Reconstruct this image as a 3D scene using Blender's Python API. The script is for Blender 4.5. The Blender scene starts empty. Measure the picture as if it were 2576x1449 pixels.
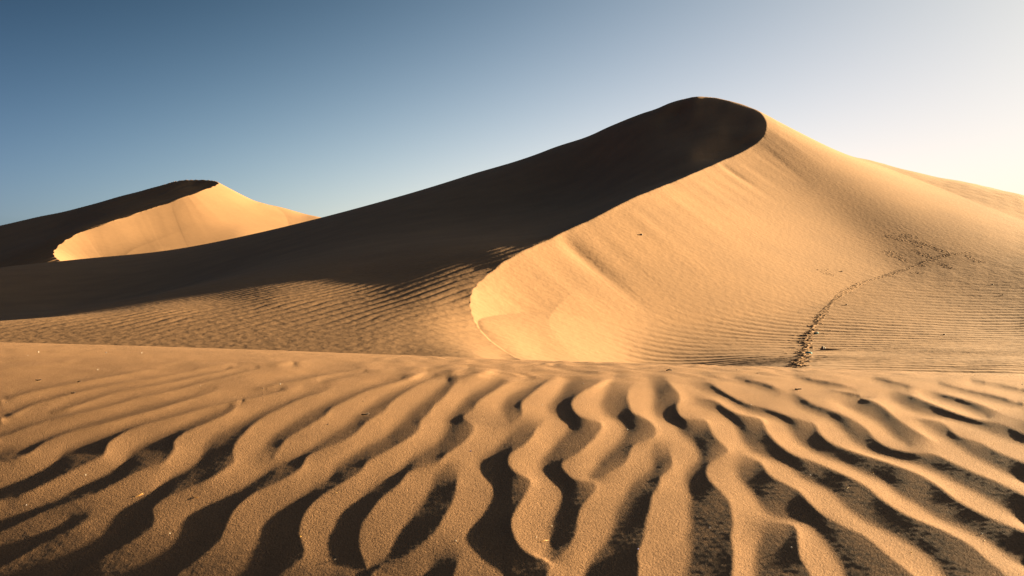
import bpy, math, random
import numpy as np

rng = np.random.default_rng(7)
random.seed(7)
scene = bpy.context.scene

# ------------------------------------------------------------------ camera, sky, sun, exposure
F = 2231.3            # focal length and horizon row, in units of a 2576 x 1449 picture
CX, HY = 1288.0, 800.0
SUN_AZ = math.radians(67)      # clockwise from straight ahead (+Y)
SUN_EL = math.radians(11.5)
sun_dir = np.array([math.sin(SUN_AZ) * math.cos(SUN_EL), math.cos(SUN_AZ) * math.cos(SUN_EL), math.sin(SUN_EL)])

cam_data = bpy.data.cameras.new("camera")
cam = bpy.data.objects.new("camera", cam_data)
scene.collection.objects.link(cam)
cam.location = (0, 0, 0)
cam.rotation_euler = (math.radians(90), 0, 0)
cam_data.sensor_width = 36.0
cam_data.lens = 36.0 * F / 2576.0
cam_data.shift_y = (HY - 1449 / 2) / 2576.0
cam_data.clip_start = 0.05
cam_data.clip_end = 20000
scene.camera = cam
cam_data.dof.use_dof = True
cam_data.dof.focus_distance = 25.0
cam_data.dof.aperture_fstop = 11.0

world = bpy.data.worlds.new("World")
scene.world = world
world.use_nodes = True
wn, wl = world.node_tree.nodes, world.node_tree.links
wn.clear()
w_out = wn.new("ShaderNodeOutputWorld")
w_bg = wn.new("ShaderNodeBackground")
w_bg.inputs["Strength"].default_value = 0.05
sky = wn.new("ShaderNodeTexSky")
sky.sky_type = 'NISHITA'
sky.sun_disc = False
sky.sun_elevation = SUN_EL
sky.sun_rotation = SUN_AZ
sky.air_density = 1.0
sky.dust_density = 4.0
sky.ozone_density = 1.5
# clear air: the sky deepens towards the zenith and away from the sun (gain on the sky texture as a function of direction)
SKY_GAIN = [(-0.579, -0.496, -0.312), (2.954, 2.198, 1.218), (-1.085, -1.516, -0.652), (-7.664, -6.292, -6.038), (-1.535, -0.134, 2.187), (-3.931, -2.431, -2.063), (13.658, 9.883, 5.428)]
def wmath(op, a, b=None):
    m = wn.new("ShaderNodeMath"); m.operation = op
    for i, q in enumerate((a, b)):
        if q is None: continue
        if isinstance(q, (int, float)): m.inputs[i].default_value = q
        else: wl.new(q, m.inputs[i])
    return m.outputs[0]
w_tc = wn.new("ShaderNodeTexCoord")
w_dot = wn.new("ShaderNodeVectorMath"); w_dot.operation = 'DOT_PRODUCT'
wl.new(w_tc.outputs["Generated"], w_dot.inputs[0]); w_dot.inputs[1].default_value = tuple(sun_dir)
w_sep = wn.new("ShaderNodeSeparateXYZ"); wl.new(w_tc.outputs["Generated"], w_sep.inputs[0])
g_d = wmath('MINIMUM', wmath('MAXIMUM', w_dot.outputs["Value"], -0.3), 0.85)
g_s = wmath('MINIMUM', wmath('MAXIMUM', wmath('SUBTRACT', w_sep.outputs["Z"], 0.10), 0.0), 0.36)
g_terms = [None, g_d, wmath('MULTIPLY', g_d, g_d), g_s, wmath('MULTIPLY', g_s, g_d)]
g_terms += [wmath('MULTIPLY', g_terms[2], g_d), wmath('MULTIPLY', g_terms[4], g_d)]
w_gain = wn.new("ShaderNodeCombineXYZ")
for ch in range(3):
    acc = SKY_GAIN[0][ch]
    for k in range(1, 7):
        acc = wmath('ADD', wmath('MULTIPLY', g_terms[k], SKY_GAIN[k][ch]), acc)
    wl.new(wmath('EXPONENT', acc), w_gain.inputs[ch])
w_mul = wn.new("ShaderNodeVectorMath"); w_mul.operation = 'MULTIPLY'
wl.new(sky.outputs[0], w_mul.inputs[0]); wl.new(w_gain.outputs[0], w_mul.inputs[1])
wl.new(w_mul.outputs[0], w_bg.inputs["Color"])
wl.new(w_bg.outputs[0], w_out.inputs[0])

sun_data = bpy.data.lights.new("sun", 'SUN')
sun_data.energy = 5.0
sun_data.angle = math.radians(0.6)
sun_data.color = (1.0, 0.75, 0.425)
sun = bpy.data.objects.new("sun", sun_data)
scene.collection.objects.link(sun)
from mathutils import Vector
sun.rotation_euler = Vector(sun_dir).to_track_quat('Z', 'Y').to_euler()
sun.location = (60, 20, 60)

scene.view_settings.view_transform = 'Standard'
scene.view_settings.look = 'None'
scene.view_settings.exposure = 3.06
scene.view_settings.gamma = 1.0

# ------------------------------------------------------------------ helpers
def tag(o, label=None, cat=None, group=None, kind=None):
    if label: o["label"] = label
    if cat: o["category"] = cat
    if group: o["group"] = group
    if kind: o["kind"] = kind
    return o

def smooth_curve(pts, step=1.0):
    """Catmull-Rom through pts (n x k), resampled roughly every `step` in the first two columns."""
    p = np.asarray(pts, float)
    if len(p) < 2: return p
    ext = np.vstack([2 * p[0] - p[1], p, 2 * p[-1] - p[-2]])
    out = []
    for i in range(1, len(ext) - 2):
        a, b, c, d = ext[i - 1], ext[i], ext[i + 1], ext[i + 2]
        n = max(2, int(np.hypot(*(c - b)[:2]) / step))
        t = np.linspace(0, 1, n, endpoint=False)[:, None]
        out.append(0.5 * (2 * b + (c - a) * t + (2 * a - 5 * b + 4 * c - d) * t ** 2 + (3 * b - a - 3 * c + d) * t ** 3))
    out.append(p[-1:])
    return np.vstack(out)

class Waves:
    """Smooth random field: a sum of random plane waves with wavelengths around lam (metres)."""
    def __init__(self, lam, n=14, spread=0.6, aniso=None):
        th = rng.uniform(0, 2 * np.pi, n)
        L = lam * np.exp(rng.uniform(-spread, spread, n))
        self.kx = 2 * np.pi * np.cos(th) / L; self.ky = 2 * np.pi * np.sin(th) / L
        if aniso is not None:
            self.kx *= aniso[0]; self.ky *= aniso[1]
        self.ph = rng.uniform(0, 2 * np.pi, n); self.n = n
    def __call__(self, x, y):
        o = np.zeros_like(x)
        for a, b, p in zip(self.kx, self.ky, self.ph):
            o += np.sin(a * x + b * y + p)
        return o * math.sqrt(2.0 / self.n)

def grid_mesh(name, X, Y, Z, mat, smooth=True):
    nr, nc = X.shape
    me = bpy.data.meshes.new(name)
    co = np.stack([X, Y, Z], -1).reshape(-1, 3).astype(np.float32)
    idx = np.arange(nr * nc, dtype=np.int32).reshape(nr, nc)
    q = np.stack([idx[:-1, :-1], idx[:-1, 1:], idx[1:, 1:], idx[1:, :-1]], -1).reshape(-1, 4)
    me.vertices.add(len(co)); me.vertices.foreach_set("co", co.ravel())
    me.loops.add(q.size); me.loops.foreach_set("vertex_index", q.ravel())
    me.polygons.add(len(q))
    me.polygons.foreach_set("loop_start", np.arange(0, q.size, 4, dtype=np.int32))
    me.polygons.foreach_set("loop_total", np.full(len(q), 4, dtype=np.int32))
    me.update(calc_edges=True)
    if smooth:
        me.polygons.foreach_set("use_smooth", np.ones(len(q), dtype=bool))
    me.materials.append(mat)
    o = bpy.data.objects.new(name, me)
    scene.collection.objects.link(o)
    return o

def unproject(x, y, Yd):
    x, y, Yd = map(np.asarray, (x, y, Yd))
    return (x - CX) / F * Yd, Yd, (HY - y) / F * Yd

class RBF:
    """Thin-plate spline of elevation slope w = z / Y over (azimuth u, log distance)."""
    SV = 0.35
    def __init__(self, pts, smooth=1e-6):
        p = np.asarray(pts, float)
        u = (p[:, 0] - CX) / F; v = np.log(p[:, 2]) * self.SV; w = (HY - p[:, 1]) / F
        self.c = np.stack([u, v], 1); n = len(p)
        d = np.hypot(u[:, None] - u[None], v[:, None] - v[None])
        K = self.k(d) + smooth * np.eye(n)
        P = np.stack([np.ones(n), u, v], 1)
        A = np.block([[K, P], [P.T, np.zeros((3, 3))]])
        self.s = np.linalg.lstsq(A, np.concatenate([w, np.zeros(3)]), rcond=None)[0]
    @staticmethod
    def k(r):
        return r * r * np.log(np.maximum(r, 1e-9))
    def __call__(self, u, lnY):
        v = lnY * self.SV
        o = self.s[-3] + self.s[-2] * u + self.s[-1] * v
        for (a, b), s in zip(self.c, self.s[:-3]):
            r2 = (u - a) ** 2 + (v - b) ** 2
            o += s * 0.5 * r2 * np.log(np.maximum(r2, 1e-18))
        return o

def upsample(coarse, uc, vc, u, v):
    """bicubic-ish (separable cubic) resampling of a coarse regular field onto finer u, v axes"""
    def mat(a, b):
        n = len(a); t = (b - a[0]) / (a[1] - a[0]); i = np.clip(np.floor(t).astype(int), 1, n - 3); f = t - i
        w = np.stack([-.5*f+f**2-.5*f**3, 1-2.5*f**2+1.5*f**3, .5*f+2*f**2-1.5*f**3, -.5*f**2+.5*f**3], 1)
        return i, w
    i, wu = mat(uc, u)
    tmp = sum(coarse[:, i + k - 1] * wu[:, k][None, :] for k in range(4))
    j, wv = mat(vc, v)
    return sum(tmp[j + k - 1] * wv[:, k][:, None] for k in range(4))

def in_poly(px, py, X, Y):
    inside = np.zeros(X.shape, bool); n = len(px); j = n - 1
    for i in range(n):
        if py[i] != py[j]:
            c = ((py[i] > Y) != (py[j] > Y)) & (X < (px[j] - px[i]) * (Y - py[i]) / (py[j] - py[i]) + px[i])
            inside ^= c
        j = i
    return inside

# ------------------------------------------------------------------ sand material
def sand_material(name, col, grain, bump_strength, speck=0.0, patch=3.0, coarse=0.0):
    m = bpy.data.materials.new(name); m.use_nodes = True
    n, l = m.node_tree.nodes, m.node_tree.links
    bsdf = n["Principled BSDF"]
    bsdf.inputs["Roughness"].default_value = 0.95
    bsdf.inputs["Specular IOR Level"].default_value = 0.1
    tc = n.new("ShaderNodeTexCoord")
    n1 = n.new("ShaderNodeTexNoise"); n1.inputs["Scale"].default_value = grain; n1.inputs["Detail"].default_value = 3
    n2 = n.new("ShaderNodeTexNoise"); n2.inputs["Scale"].default_value = 1.0 / patch; n2.inputs["Detail"].default_value = 5
    for q in (n1, n2): l.new(tc.outputs["Object"], q.inputs["Vector"])
    r1 = n.new("ShaderNodeValToRGB")
    lo = [c * (1 - 0.55 * speck) for c in col]; hi = [min(1, c * (1 + 0.75 * speck)) for c in col]
    r1.color_ramp.elements[0].position = 0.3; r1.color_ramp.elements[1].position = 0.7
    r1.color_ramp.elements[0].color = (*lo, 1); r1.color_ramp.elements[1].color = (*hi, 1)
    l.new(n1.outputs["Fac"], r1.inputs["Fac"])
    r2 = n.new("ShaderNodeValToRGB")
    r2.color_ramp.elements[0].position = 0.3; r2.color_ramp.elements[1].position = 0.75
    r2.color_ramp.elements[0].color = (0.9, 0.88, 0.86, 1); r2.color_ramp.elements[1].color = (1.08, 1.05, 1.0, 1)
    l.new(n2.outputs["Fac"], r2.inputs["Fac"])
    mx = n.new("ShaderNodeMix"); mx.data_type = 'RGBA'; mx.blend_type = 'MULTIPLY'; mx.inputs["Factor"].default_value = 1.0
    l.new(r1.outputs["Color"], mx.inputs["A"]); l.new(r2.outputs["Color"], mx.inputs["B"])
    l.new(mx.outputs["Result"], bsdf.inputs["Base Color"])
    b = n.new("ShaderNodeBump"); b.inputs["Strength"].default_value = bump_strength; b.inputs["Distance"].default_value = 0.6 / grain
    l.new(n1.outputs["Fac"], b.inputs["Height"])
    if coarse > 0:
        n3 = n.new("ShaderNodeTexNoise"); n3.inputs["Scale"].default_value = grain * .55; n3.inputs["Detail"].default_value = 2
        l.new(tc.outputs["Object"], n3.inputs["Vector"])
        b3 = n.new("ShaderNodeBump"); b3.inputs["Strength"].default_value = coarse; b3.inputs["Distance"].default_value = 0.9 / grain
        l.new(n3.outputs["Fac"], b3.inputs["Height"]); l.new(b3.outputs["Normal"], b.inputs["Normal"])
    l.new(b.outputs["Normal"], bsdf.inputs["Normal"])
    return m

SAND = (0.226, 0.137, 0.074)
mat_near = sand_material("coarse_sand", (0.182, 0.107, 0.057), 330.0, 0.9, speck=0.5, patch=0.25, coarse=0.28)
mat_dune = sand_material("dune_sand", SAND, 2.6, 0.12, speck=0.06, patch=6.0)
mat_far = sand_material("far_dune_sand", SAND, 0.6, 0.015, speck=0.05, patch=25.0)

# ------------------------------------------------------------------ dune builder
def dune_surface(u_axis, v_axis, stoss, plain, brink, talus, crumble, close, ripple_w, ripple_p, groove, band, s_fine, end, s_rim=(0, 0), base_w=lambda X, Y, Wz, near: Wz):
    """stoss, plain: RBFs; brink: n x 3 points. Returns X, Y, Z grids of the finished sand surface."""
    uc = np.linspace(u_axis[0] - .01, u_axis[-1] + .01, 160); vc = np.linspace(v_axis[0] - .02, v_axis[-1] + .02, 160)
    U, V = np.meshgrid(uc, vc)
    Wz = upsample(stoss(U, V), uc, vc, u_axis, v_axis)
    Pz = upsample(plain(U, V), uc, vc, u_axis, v_axis)
    U, V = np.meshgrid(u_axis, v_axis); Y = np.exp(V); X = U * Y
    Wz = Wz * Y; Pz = Pz * Y
    b = smooth_curve(brink, band * 0.35)
    s = np.concatenate([[0], np.cumsum(np.hypot(np.diff(b[:, 0]), np.diff(b[:, 1])))])
    jx, jz = np.zeros(len(b)), np.zeros(len(b))
    for lam, a in ((0.9, .35), (2.2, .6), (5.5, 1.0)):
        jz += a * np.sin(2 * np.pi * s / lam / band * .6 + rng.uniform(0, 6) + 1.3 * np.sin(s * .37 / band)) 
    jz *= crumble
    sel = np.concatenate([np.nonzero(s < s_fine)[0][::2], np.nonzero(s >= s_fine)[0][::24], [len(s) - 1]])
    inside = in_poly(np.concatenate([b[:, 0], close[0]]), np.concatenate([b[:, 1], close[1]]), X, Y)
    X3, Y3 = X.astype(np.float32), Y.astype(np.float32)
    near = np.full(X.shape, 1e9, np.float32); tz = np.full(X.shape, -1e9, np.float32); ts = np.zeros(X.shape, np.float32); td = np.zeros(X.shape, np.float32)
    m0 = float(talus(np.array([.01]))[0]) / .01
    bb, ss = b[sel].astype(np.float32), s[sel].astype(np.float32)
    for i in range(len(bb) - 1):
        (ax, ay, az), (cx, cy, cz) = bb[i], bb[i + 1]
        ex, ey = cx - ax, cy - ay; l2 = ex * ex + ey * ey
        ll = math.sqrt(l2); g_ = float(np.clip((cz - az) / ll, -.85 * m0, .85 * m0)); g_ = g_ / math.sqrt(m0 * m0 - g_ * g_)
        t = np.clip(((X3 - ax) * ex + (Y3 - ay) * ey) / l2 + np.abs((X3 - ax) * ey - (Y3 - ay) * ex) * (g_ / l2), 0, 1)
        d = np.sqrt((X3 - ax - t * ex) ** 2 + (Y3 - ay - t * ey) ** 2)
        h = az + t * (cz - az) - talus(d)
        m = h > tz
        tz[m] = h[m]; ts[m] = ss[i] + t[m] * (ss[i + 1] - ss[i]); td[m] = d[m]
        np.minimum(near, d, out=near)
    tz = tz.astype(float)
    tz -= groove(ts, td)
    k = band * (0.6 + .05 * near / band)
    mixp = 1 / (1 + np.exp(np.clip(-(Pz - tz) / k, -40, 40)))
    def box(a, n, ax):
        w = np.moveaxis(a, ax, 0); c = np.cumsum(np.pad(w, [(n + 1, n)] + [(0, 0)] * (w.ndim - 1), mode='edge'), 0)
        return np.moveaxis((c[2 * n + 1:] - c[:-2 * n - 1]) / (2 * n + 1), 0, ax)
    ts2 = tz
    for _ in range(2):
        ts2 = box(box(ts2, 26, 1), 16, 0)
    m_ = np.clip((near - 1.5 * band) / (7 * band), 0, 1)
    tz = np.where(inside, tz * (1 - m_) + ts2 * m_, tz)
    rp = ripple_p(X, Y, U) * np.clip(mixp * 1.25 - .25, 0, 1) * np.clip((td - 7.5 * band) / (3.5 * band), 0, 1)
    Sz = np.maximum(tz, Pz) + k * np.log1p(np.exp(-np.abs(tz - Pz) / k)) * np.clip(near / (4 * band), 0, 1) * .8
    Sz += rp * np.clip(near / (2 * band), 0, 1)
    s_corr = s[np.argmin(np.abs(b[:, 0] - end[0]) + np.abs(b[:, 1] - end[1]))] - band
    bu, bv = b[:, 0] / b[:, 1], np.log(b[:, 1])
    jj = np.clip(np.searchsorted(u_axis, bu) - 1, 0, len(u_axis) - 2); ii = np.clip(np.searchsorted(v_axis, bv) - 1, 0, len(v_axis) - 2)
    fa = (bu - u_axis[jj]) / (u_axis[jj + 1] - u_axis[jj]); fb = (bv - v_axis[ii]) / (v_axis[ii + 1] - v_axis[ii])
    wb = Wz[ii, jj] * (1 - fa) * (1 - fb) + Wz[ii, jj + 1] * fa * (1 - fb) + Wz[ii + 1, jj] * (1 - fa) * fb + Wz[ii + 1, jj + 1] * fa * fb
    delta = np.where(s < s_corr, b[:, 2] - wb, 0)
    Wz = base_w(X, Y, Wz, near) + np.interp(ts, s, delta) * np.exp(-(near / (4 * band)) ** 2)
    rw = ripple_w(X, Y, U, near)
    Wr = Wz + rw
    rim = (ts > s_rim[0]) & (ts < s_rim[1]) & (near < 8 * band)
    Wr = np.where(rim, np.minimum(Wr, np.interp(ts, s, b[:, 2]) - .05 * near), Wr)
    Z = np.where(inside, Sz, Wr)
    nb = near < band * 1.2
    Z = np.where(nb & inside, np.minimum(Sz, Wr + band * .2), Z)
    jz = np.where((s > s_rim[0]) & (s_rim[1] > 0), 0, jz)
    Z += np.interp(ts, s, jz) * np.exp(-(near / (.28 * band)) ** 2)
    # in the trough before the dune both sides run together
    k2 = np.clip((34.8 - Y) / 4, 0, 1) * np.exp(-((X - .8) / 3) ** 2) if s_rim[1] else 0
    Z = Z * (1 - k2) + .5 * (Wz + Pz) * k2
    return X, Y, Z

# ------------------------------------------------------------------ main dune
BR = [(1400, 948, 31), (1345, 922, 33), (1310, 905, 34.5), (1280, 889, 36), (1225, 850, 38.5), (1192, 803, 41.5), (1183, 760, 44.2), (1195, 722, 47),
      (1240, 681, 50.5), (1300, 640, 54), (1400, 592, 59.5), (1500, 545, 65), (1600, 495, 72), (1700, 455, 80.5), (1800, 412, 91.3),
      (1880, 375, 100), (1918, 346, 105), (1929, 318, 109.5), (1924, 297, 114), (1910, 280, 119), (1885, 269, 123.5), (1860, 260, 127.5), (1825, 251, 131.5), (1790, 244.5, 136), (1740, 245, 141)]
SKY = [(1697, 257, 144), (1650, 274, 148), (1520, 325, 159), (1400, 369, 172), (1200, 434, 191), (1000, 497, 215), (800, 552, 240), (680, 582, 258), (560, 609, 272), (400, 643, 292), (250, 660, 308), (140, 666, 265), (0, 673, 205), (-200, 695, 170), (-500, 720, 160), (-900, 740, 160)]
HOLLOW = [(1753, 271, 130), (1740, 262, 133), (1780, 258, 132), (1800, 275, 127), (1740, 290, 127), (1740, 330, 119), (1700, 280, 137), (1850, 300, 118), (1880, 310, 114), (1900, 318, 110.5), (1880, 340, 107), (1860, 330, 111), (1800, 330, 113), (1800, 355, 108), (1740, 390, 101),
          (1800, 406, 98), (1840, 389, 101), (1700, 449, 88), (1880, 370, 103.5), (1905, 345, 105.5), (1600, 488, 80), (1500, 538, 73), (1400, 585, 67),
          (1650, 440, 98), (1650, 390, 112), (1650, 330, 128), (1500, 520, 90), (1500, 480, 112), (1500, 410, 136), (1350, 545, 100), (1350, 470, 138)]
stoss_pts = list(BR) + HOLLOW
for x, y, Yd in SKY:
    stoss_pts += [(x, y, Yd), (x, y + 8, Yd * 1.1), (x, y + 70, Yd * 1.5)]
stoss_pts += [(1740, 247.5, 147), (1740, 250, 135), (1697, 260, 150), (1697, 261, 138.5), (1650, 277, 154), (1650, 279, 141), (1600, 293, 148), (1790, 247, 141)]
stoss_pts += [(1740, 262, 160), (1790, 258, 152), (1860, 278, 142), (1910, 300, 136), (2000, 345, 150), (2300, 420, 170)]
def apron(x, y):
    """point of the gently rising, slightly right-leaning apron in front of the dark flank"""
    u, w = (x - CX) / F, (HY - y) / F
    return (x, y, 8.6 / (.215 + .035 * u - w))
stoss_pts += [apron(*p) for p in ((700, 882), (1000, 890), (1200, 898), (200, 880), (950, 842), (500, 850), (800, 800), (1100, 780), (400, 815), (150, 855), (700, 757), (0, 868), (-300, 874), (-900, 882))]
stoss_pts += [(950, 697, 52.2), (1100, 662, 54.2), (1250, 637, 55),
              (1000, 1100, 17), (0, 1090, 18), (-900, 1090, 20), (1250, 1100, 17), (1600, 1110, 17),
              (400, 729, 120), (700, 650, 105), (150, 770, 120), (-400, 800, 120), (-900, 815, 120)]
def nose_floor(x, y):
    u, w = (x - CX) / F, (HY - y) / F
    return (x, y, 8.95 / (.2 - .3 * u - w))
plain_pts = [(1310, 908, 34.5), (1400, 948, 31), (1225, 852, 38.5), (1192, 807, 41.5)] + [nose_floor(*p) for p in ((1300, 860), (1400, 855), (1500, 855), (1400, 805), (1350, 890), (1400, 893), (1500, 896), (1590, 898))] + [
             (2000, 922, 30), (2576, 943, 27), (2300, 930, 28.5)]
plain_pts += [(1720, 896, 44.8), (1850, 890, 44.4)]
for px in (2000, 2150, 2300, 2576):
    dy = 15 * (px - 2000) / 576 - 8
    plain_pts += [(px, 876 - dy, 44), (px, 834 - dy, 52)]
    if px >= 1850: plain_pts += [(px, 778 - dy, 61), (px, 711 - dy * .5, 71)]
    if px >= 2000: plain_pts += [(px, 633 + 16 * (px - 2000) / 576, 83)]
    if px >= 2150: plain_pts += [(px, 543 + 24 * (px - 2000) / 576, 98)]
plain_pts += [
             (2160, 410, 121), (2300, 440, 118), (2430, 466, 116), (2576, 497, 113), (2800, 560, 110), (3200, 640, 105), (3800, 720, 100),
             (2160, 416, 132), (2300, 448, 130), (2576, 507, 126), (2800, 570, 122), (2160, 480, 170), (2576, 560, 170), (3400, 700, 160),
             (3000, 852, 42), (3600, 872, 42), (3000, 745, 62), (2000, 1110, 18), (2576, 1120, 18), (3400, 1120, 18), (1400, 1110, 18),
             (1500, 660, 75), (1500, 620, 110), (1760, 340, 138), (1700, 340, 150), (1500, 430, 170), (1850, 340, 132), (1900, 440, 125), (1900, 520, 200), (1000, 800, 60), (1000, 760, 200)]
brink = [np.array(unproject(*p)) for p in BR] + [np.array(unproject(x, y, Yd)) + np.array([0, q, -.25 * q]) for (x, y, Yd), q in zip(SKY, [1.5, 3.5] + [5.] * 30)]
wob1, wob2, wob3, wob4 = Waves(9, 12), Waves(4.0, 12), Waves(16, 12), Waves(2.2, 14)
amp1, amp2 = Waves(7, 12), Waves(12, 12)

def apron_plane(X, Y, Wz, near):
    pl = -8.6 + .035 * X + .215 * Y
    sm = lambda t: np.clip(t, 0, 1) ** 2 * (3 - 2 * np.clip(t, 0, 1))
    k = sm((near - 1.5) / 6) * sm((50 - Y) / 9) * (X < 0)
    return Wz * (1 - k) + pl * k

def ripples_stoss(X, Y, U, near):
    ph = 2 * np.pi * (X * 0.80 - Y * 0.60) / 0.8 + 1.0 * wob1(X, Y) + .5 * wob2(X, Y) + .15 * wob4(X, Y)
    h = np.sin(ph) + 0.3 * np.sin(2 * ph + 1.0)
    a = 0.014 * np.clip(1 + .10 * amp1(X, Y), .3, 1.6)
    a *= np.clip((Y - 36) / 8, .25, 1) * np.clip((78 - Y) / 20, 0.05, 1)
    return a * h

def ripples_plain(X, Y, U):
    # crests run to the right and slightly towards the viewer
    L = 1.05
    t = (X * 0.28 + Y * 0.96)
    tt = t
    ph = 2 * np.pi * tt / L + .9 * wob3(X, Y) + .5 * wob1(X, Y) + .25 * wob2(X, Y)
    h = np.sin(ph) + 0.25 * np.sin(2 * ph + .8)
    a = 0.019 * np.clip(1 + .25 * amp2(X, Y), .3, 1.6) * np.clip((76 - Y) / 24, 0.06, 1)
    return a * h + 0.004 * wob4(X, Y) + (.013 * wob2(X, Y) + .007 * wob4(X, Y)) * np.clip((Y - 60) / 30, 0, 1)

s_tab = smooth_curve(brink, .3); s_len = np.concatenate([[0], np.cumsum(np.hypot(np.diff(s_tab[:, 0]), np.diff(s_tab[:, 1])))])
def s_at(px):   # arc length of the brink where it passes picture column px on the way up
    u = s_tab[:, 0] / s_tab[:, 1] * F + CX
    ok = (s_len > 25)
    return s_len[ok][np.argmin(np.abs(u[ok] - px))]
GR = [(1405, .42, 1.1, 8, 14), (1432, .25, .9, 6, 10), (1716, .30, .8, 6, 9), (1752, .2, .9, 5, 9), (1788, .26, .8, 5, 8), (1808, .28, .8, 5, 8), (1838, .25, 1.0, 5, 10), (1630, .10, 1.2, 4, 10), (1540, .08, 1.5, 4, 12)]
GR = [(s_at(px), a * .55, wd, r0, L * .7) for px, a, wd, r0, L in GR]
st1, st2 = Waves(1.7, 16, .8), Waves(5.0, 10, .8)
def s_pt(P):
    return s_len[np.argmin(np.abs(s_tab[:, :2] - np.array(P)[:2]).sum(1))]
RIM = (s_pt(brink[17]), s_pt(brink[len(BR) - 1]))
def grooves(s, d):
    g = np.zeros_like(s, dtype=float)
    for s0, a, wd, r0, L in GR:
        e = (s - s0) / wd
        g += a * np.exp(-e * e) * (1 - np.exp(-d / 1.0)) * np.exp(-(d / L) ** 2)
    z = np.zeros_like(g)
    g += .002 * st1(s.astype(float), z + d * .03) * np.clip(d / 2, 0, 1) + .02 * st2(s.astype(float), d * .05) * np.clip(d / 3, 0, 1)
    return g * np.exp(-(d / 30) ** 2)

u_axis = np.concatenate([np.linspace(-1.1, -.62, 90, endpoint=False), np.linspace(-.62, .62, 1500), np.linspace(.62, 1.15, 91)[1:]])
v_axis = np.concatenate([np.linspace(math.log(9), math.log(26), 60, endpoint=False), np.linspace(math.log(26), math.log(135), 560, endpoint=False), np.linspace(math.log(135), math.log(520), 190)])
talus = lambda d: 0.64 * d - .0022 * d * d * (d < 60) - (d >= 60) * (.0022 * 3600 + (d - 60) * .1)
close = (np.array([-900., -900., 900., 900., 1.8, 1.8]), np.array([200., 2000., 2000., 2., 2., 20.]))
X, Y, Z = dune_surface(u_axis, v_axis, RBF(stoss_pts), RBF(plain_pts), brink, talus, 0.016, close, ripples_stoss, ripples_plain, grooves, 1.0, 135., brink[len(BR) - 1], RIM, apron_plane)
MAIN = (u_axis, v_axis, Z)
main = grid_mesh("main_dune", X, Y, Z, mat_dune)
tag(main, "large sand dune with a curved crest, black shaded flank and sunlit slip face", "dune", kind="structure")

# ------------------------------------------------------------------ far dune on the left
BR2 = [(300, 720, 246), (230, 690, 254), (180, 668, 262), (150, 655, 270), (135, 640, 280), (141, 625, 290), (165, 605, 300), (210, 582, 312), (280, 558, 326), (350, 535, 341), (420, 512, 356), (480, 490, 371), (525, 474, 388), (546, 465, 400),
       (549, 460, 406), (542, 455.5, 412), (515, 452.5, 420), (480, 452.5, 428), (450, 455, 434)]
SKY2 = [(425, 462, 440), (380, 474, 450), (300, 495, 470), (200, 523, 495), (100, 545, 520), (0, 568, 545), (-200, 610, 590), (-600, 680, 650)]
HOLLOW2 = [(490, 462, 421), (520, 463, 414), (480, 470, 413), (500, 475, 404), (450, 475, 410), (420, 490, 400), (350, 515, 380), (350, 500, 420), (250, 550, 370), (250, 530, 420), (150, 590, 370), (150, 560, 440)]
st2_pts = list(BR2) + HOLLOW2
for x, y, Yd in SKY2:
    st2_pts += [(x, y, Yd), (x, y + 5, Yd * 1.08), (x, y + 40, Yd * 1.35)]
st2_pts += [(60, 662, 280), (0, 678, 284), (0, 697, 262), (100, 668, 266), (100, 692, 246), (-200, 720, 300), (-200, 672, 380), (-200, 745, 260), (-600, 780, 300), (300, 740, 230), (0, 645, 345)]
pl2_pts = [(640, 560, 395), (560, 600, 380), (660, 530, 415), (300, 735, 246), (180, 692, 262), (500, 720, 275), (800, 720, 290), (1200, 730, 300), (800, 600, 370), (800, 553, 405), (760, 548, 408), (730, 540, 410), (1000, 590, 400), (1400, 640, 400),
           (800, 560, 450), (1000, 600, 440), (730, 545, 470), (600, 620, 340), (400, 650, 310), (700, 640, 340), (800, 650, 600), (1400, 700, 600), (300, 650, 330)]
brink2 = [np.array(unproject(*p)) for p in BR2] + [np.array(unproject(x, y, Yd)) + np.array([0, q, -.2 * q]) for (x, y, Yd), q in zip(SKY2, [4., 9.] + [15.] * 20)]
wb2 = Waves(30, 12); wb3 = Waves(60, 12)
def rip2(X, Y, U, near):
    ph = 2 * np.pi * (X * .9 - Y * .44) / 4.2 + 1.5 * wb2(X, Y)
    return .16 * np.sin(ph) * np.exp(-(near / 45) ** 2)
GR2 = []
b2 = smooth_curve(brink2, 1.0); l2 = np.concatenate([[0], np.cumsum(np.hypot(np.diff(b2[:, 0]), np.diff(b2[:, 1])))]); pu = b2[:, 0] / b2[:, 1] * F + CX
for px, a, wd, L in ((325, .3, 4.0, 22), (347, .45, 4.0, 28), (362, .4, 4.0, 30), (300, .2, 4, 18), (390, .2, 5, 30)):
    ok = l2 > 40; GR2.append((l2[ok][np.argmin(np.abs(pu[ok] - px))], a, wd, L))
st3, st4 = Waves(6, 14, .7), Waves(20, 10, .7)
def grooves2(s, d):
    g = np.zeros_like(s, dtype=float)
    for s0, a, wd, L in GR2:
        g += a * np.exp(-((s - s0) / wd) ** 2) * (1 - np.exp(-d / 4)) * np.exp(-(d / L) ** 2)
    near345 = np.exp(-((s - GR2[2][0]) / 14) ** 2)
    return g + (.004 + .04 * near345) * st3(s.astype(float), d * .02) * np.clip(d / 8, 0, 1) * np.exp(-(d / 90) ** 2) + .03 * st4(s.astype(float), d * .05) * np.clip(d / 10, 0, 1)
u2 = np.concatenate([np.linspace(-.85, -.6, 50, endpoint=False), np.linspace(-.6, -.15, 640), np.linspace(-.15, .1, 60)[1:]])
v2 = np.concatenate([np.linspace(math.log(225), math.log(440), 620, endpoint=False), np.linspace(math.log(440), math.log(850), 160)])
tal2 = lambda d: 0.52 * d
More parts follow.
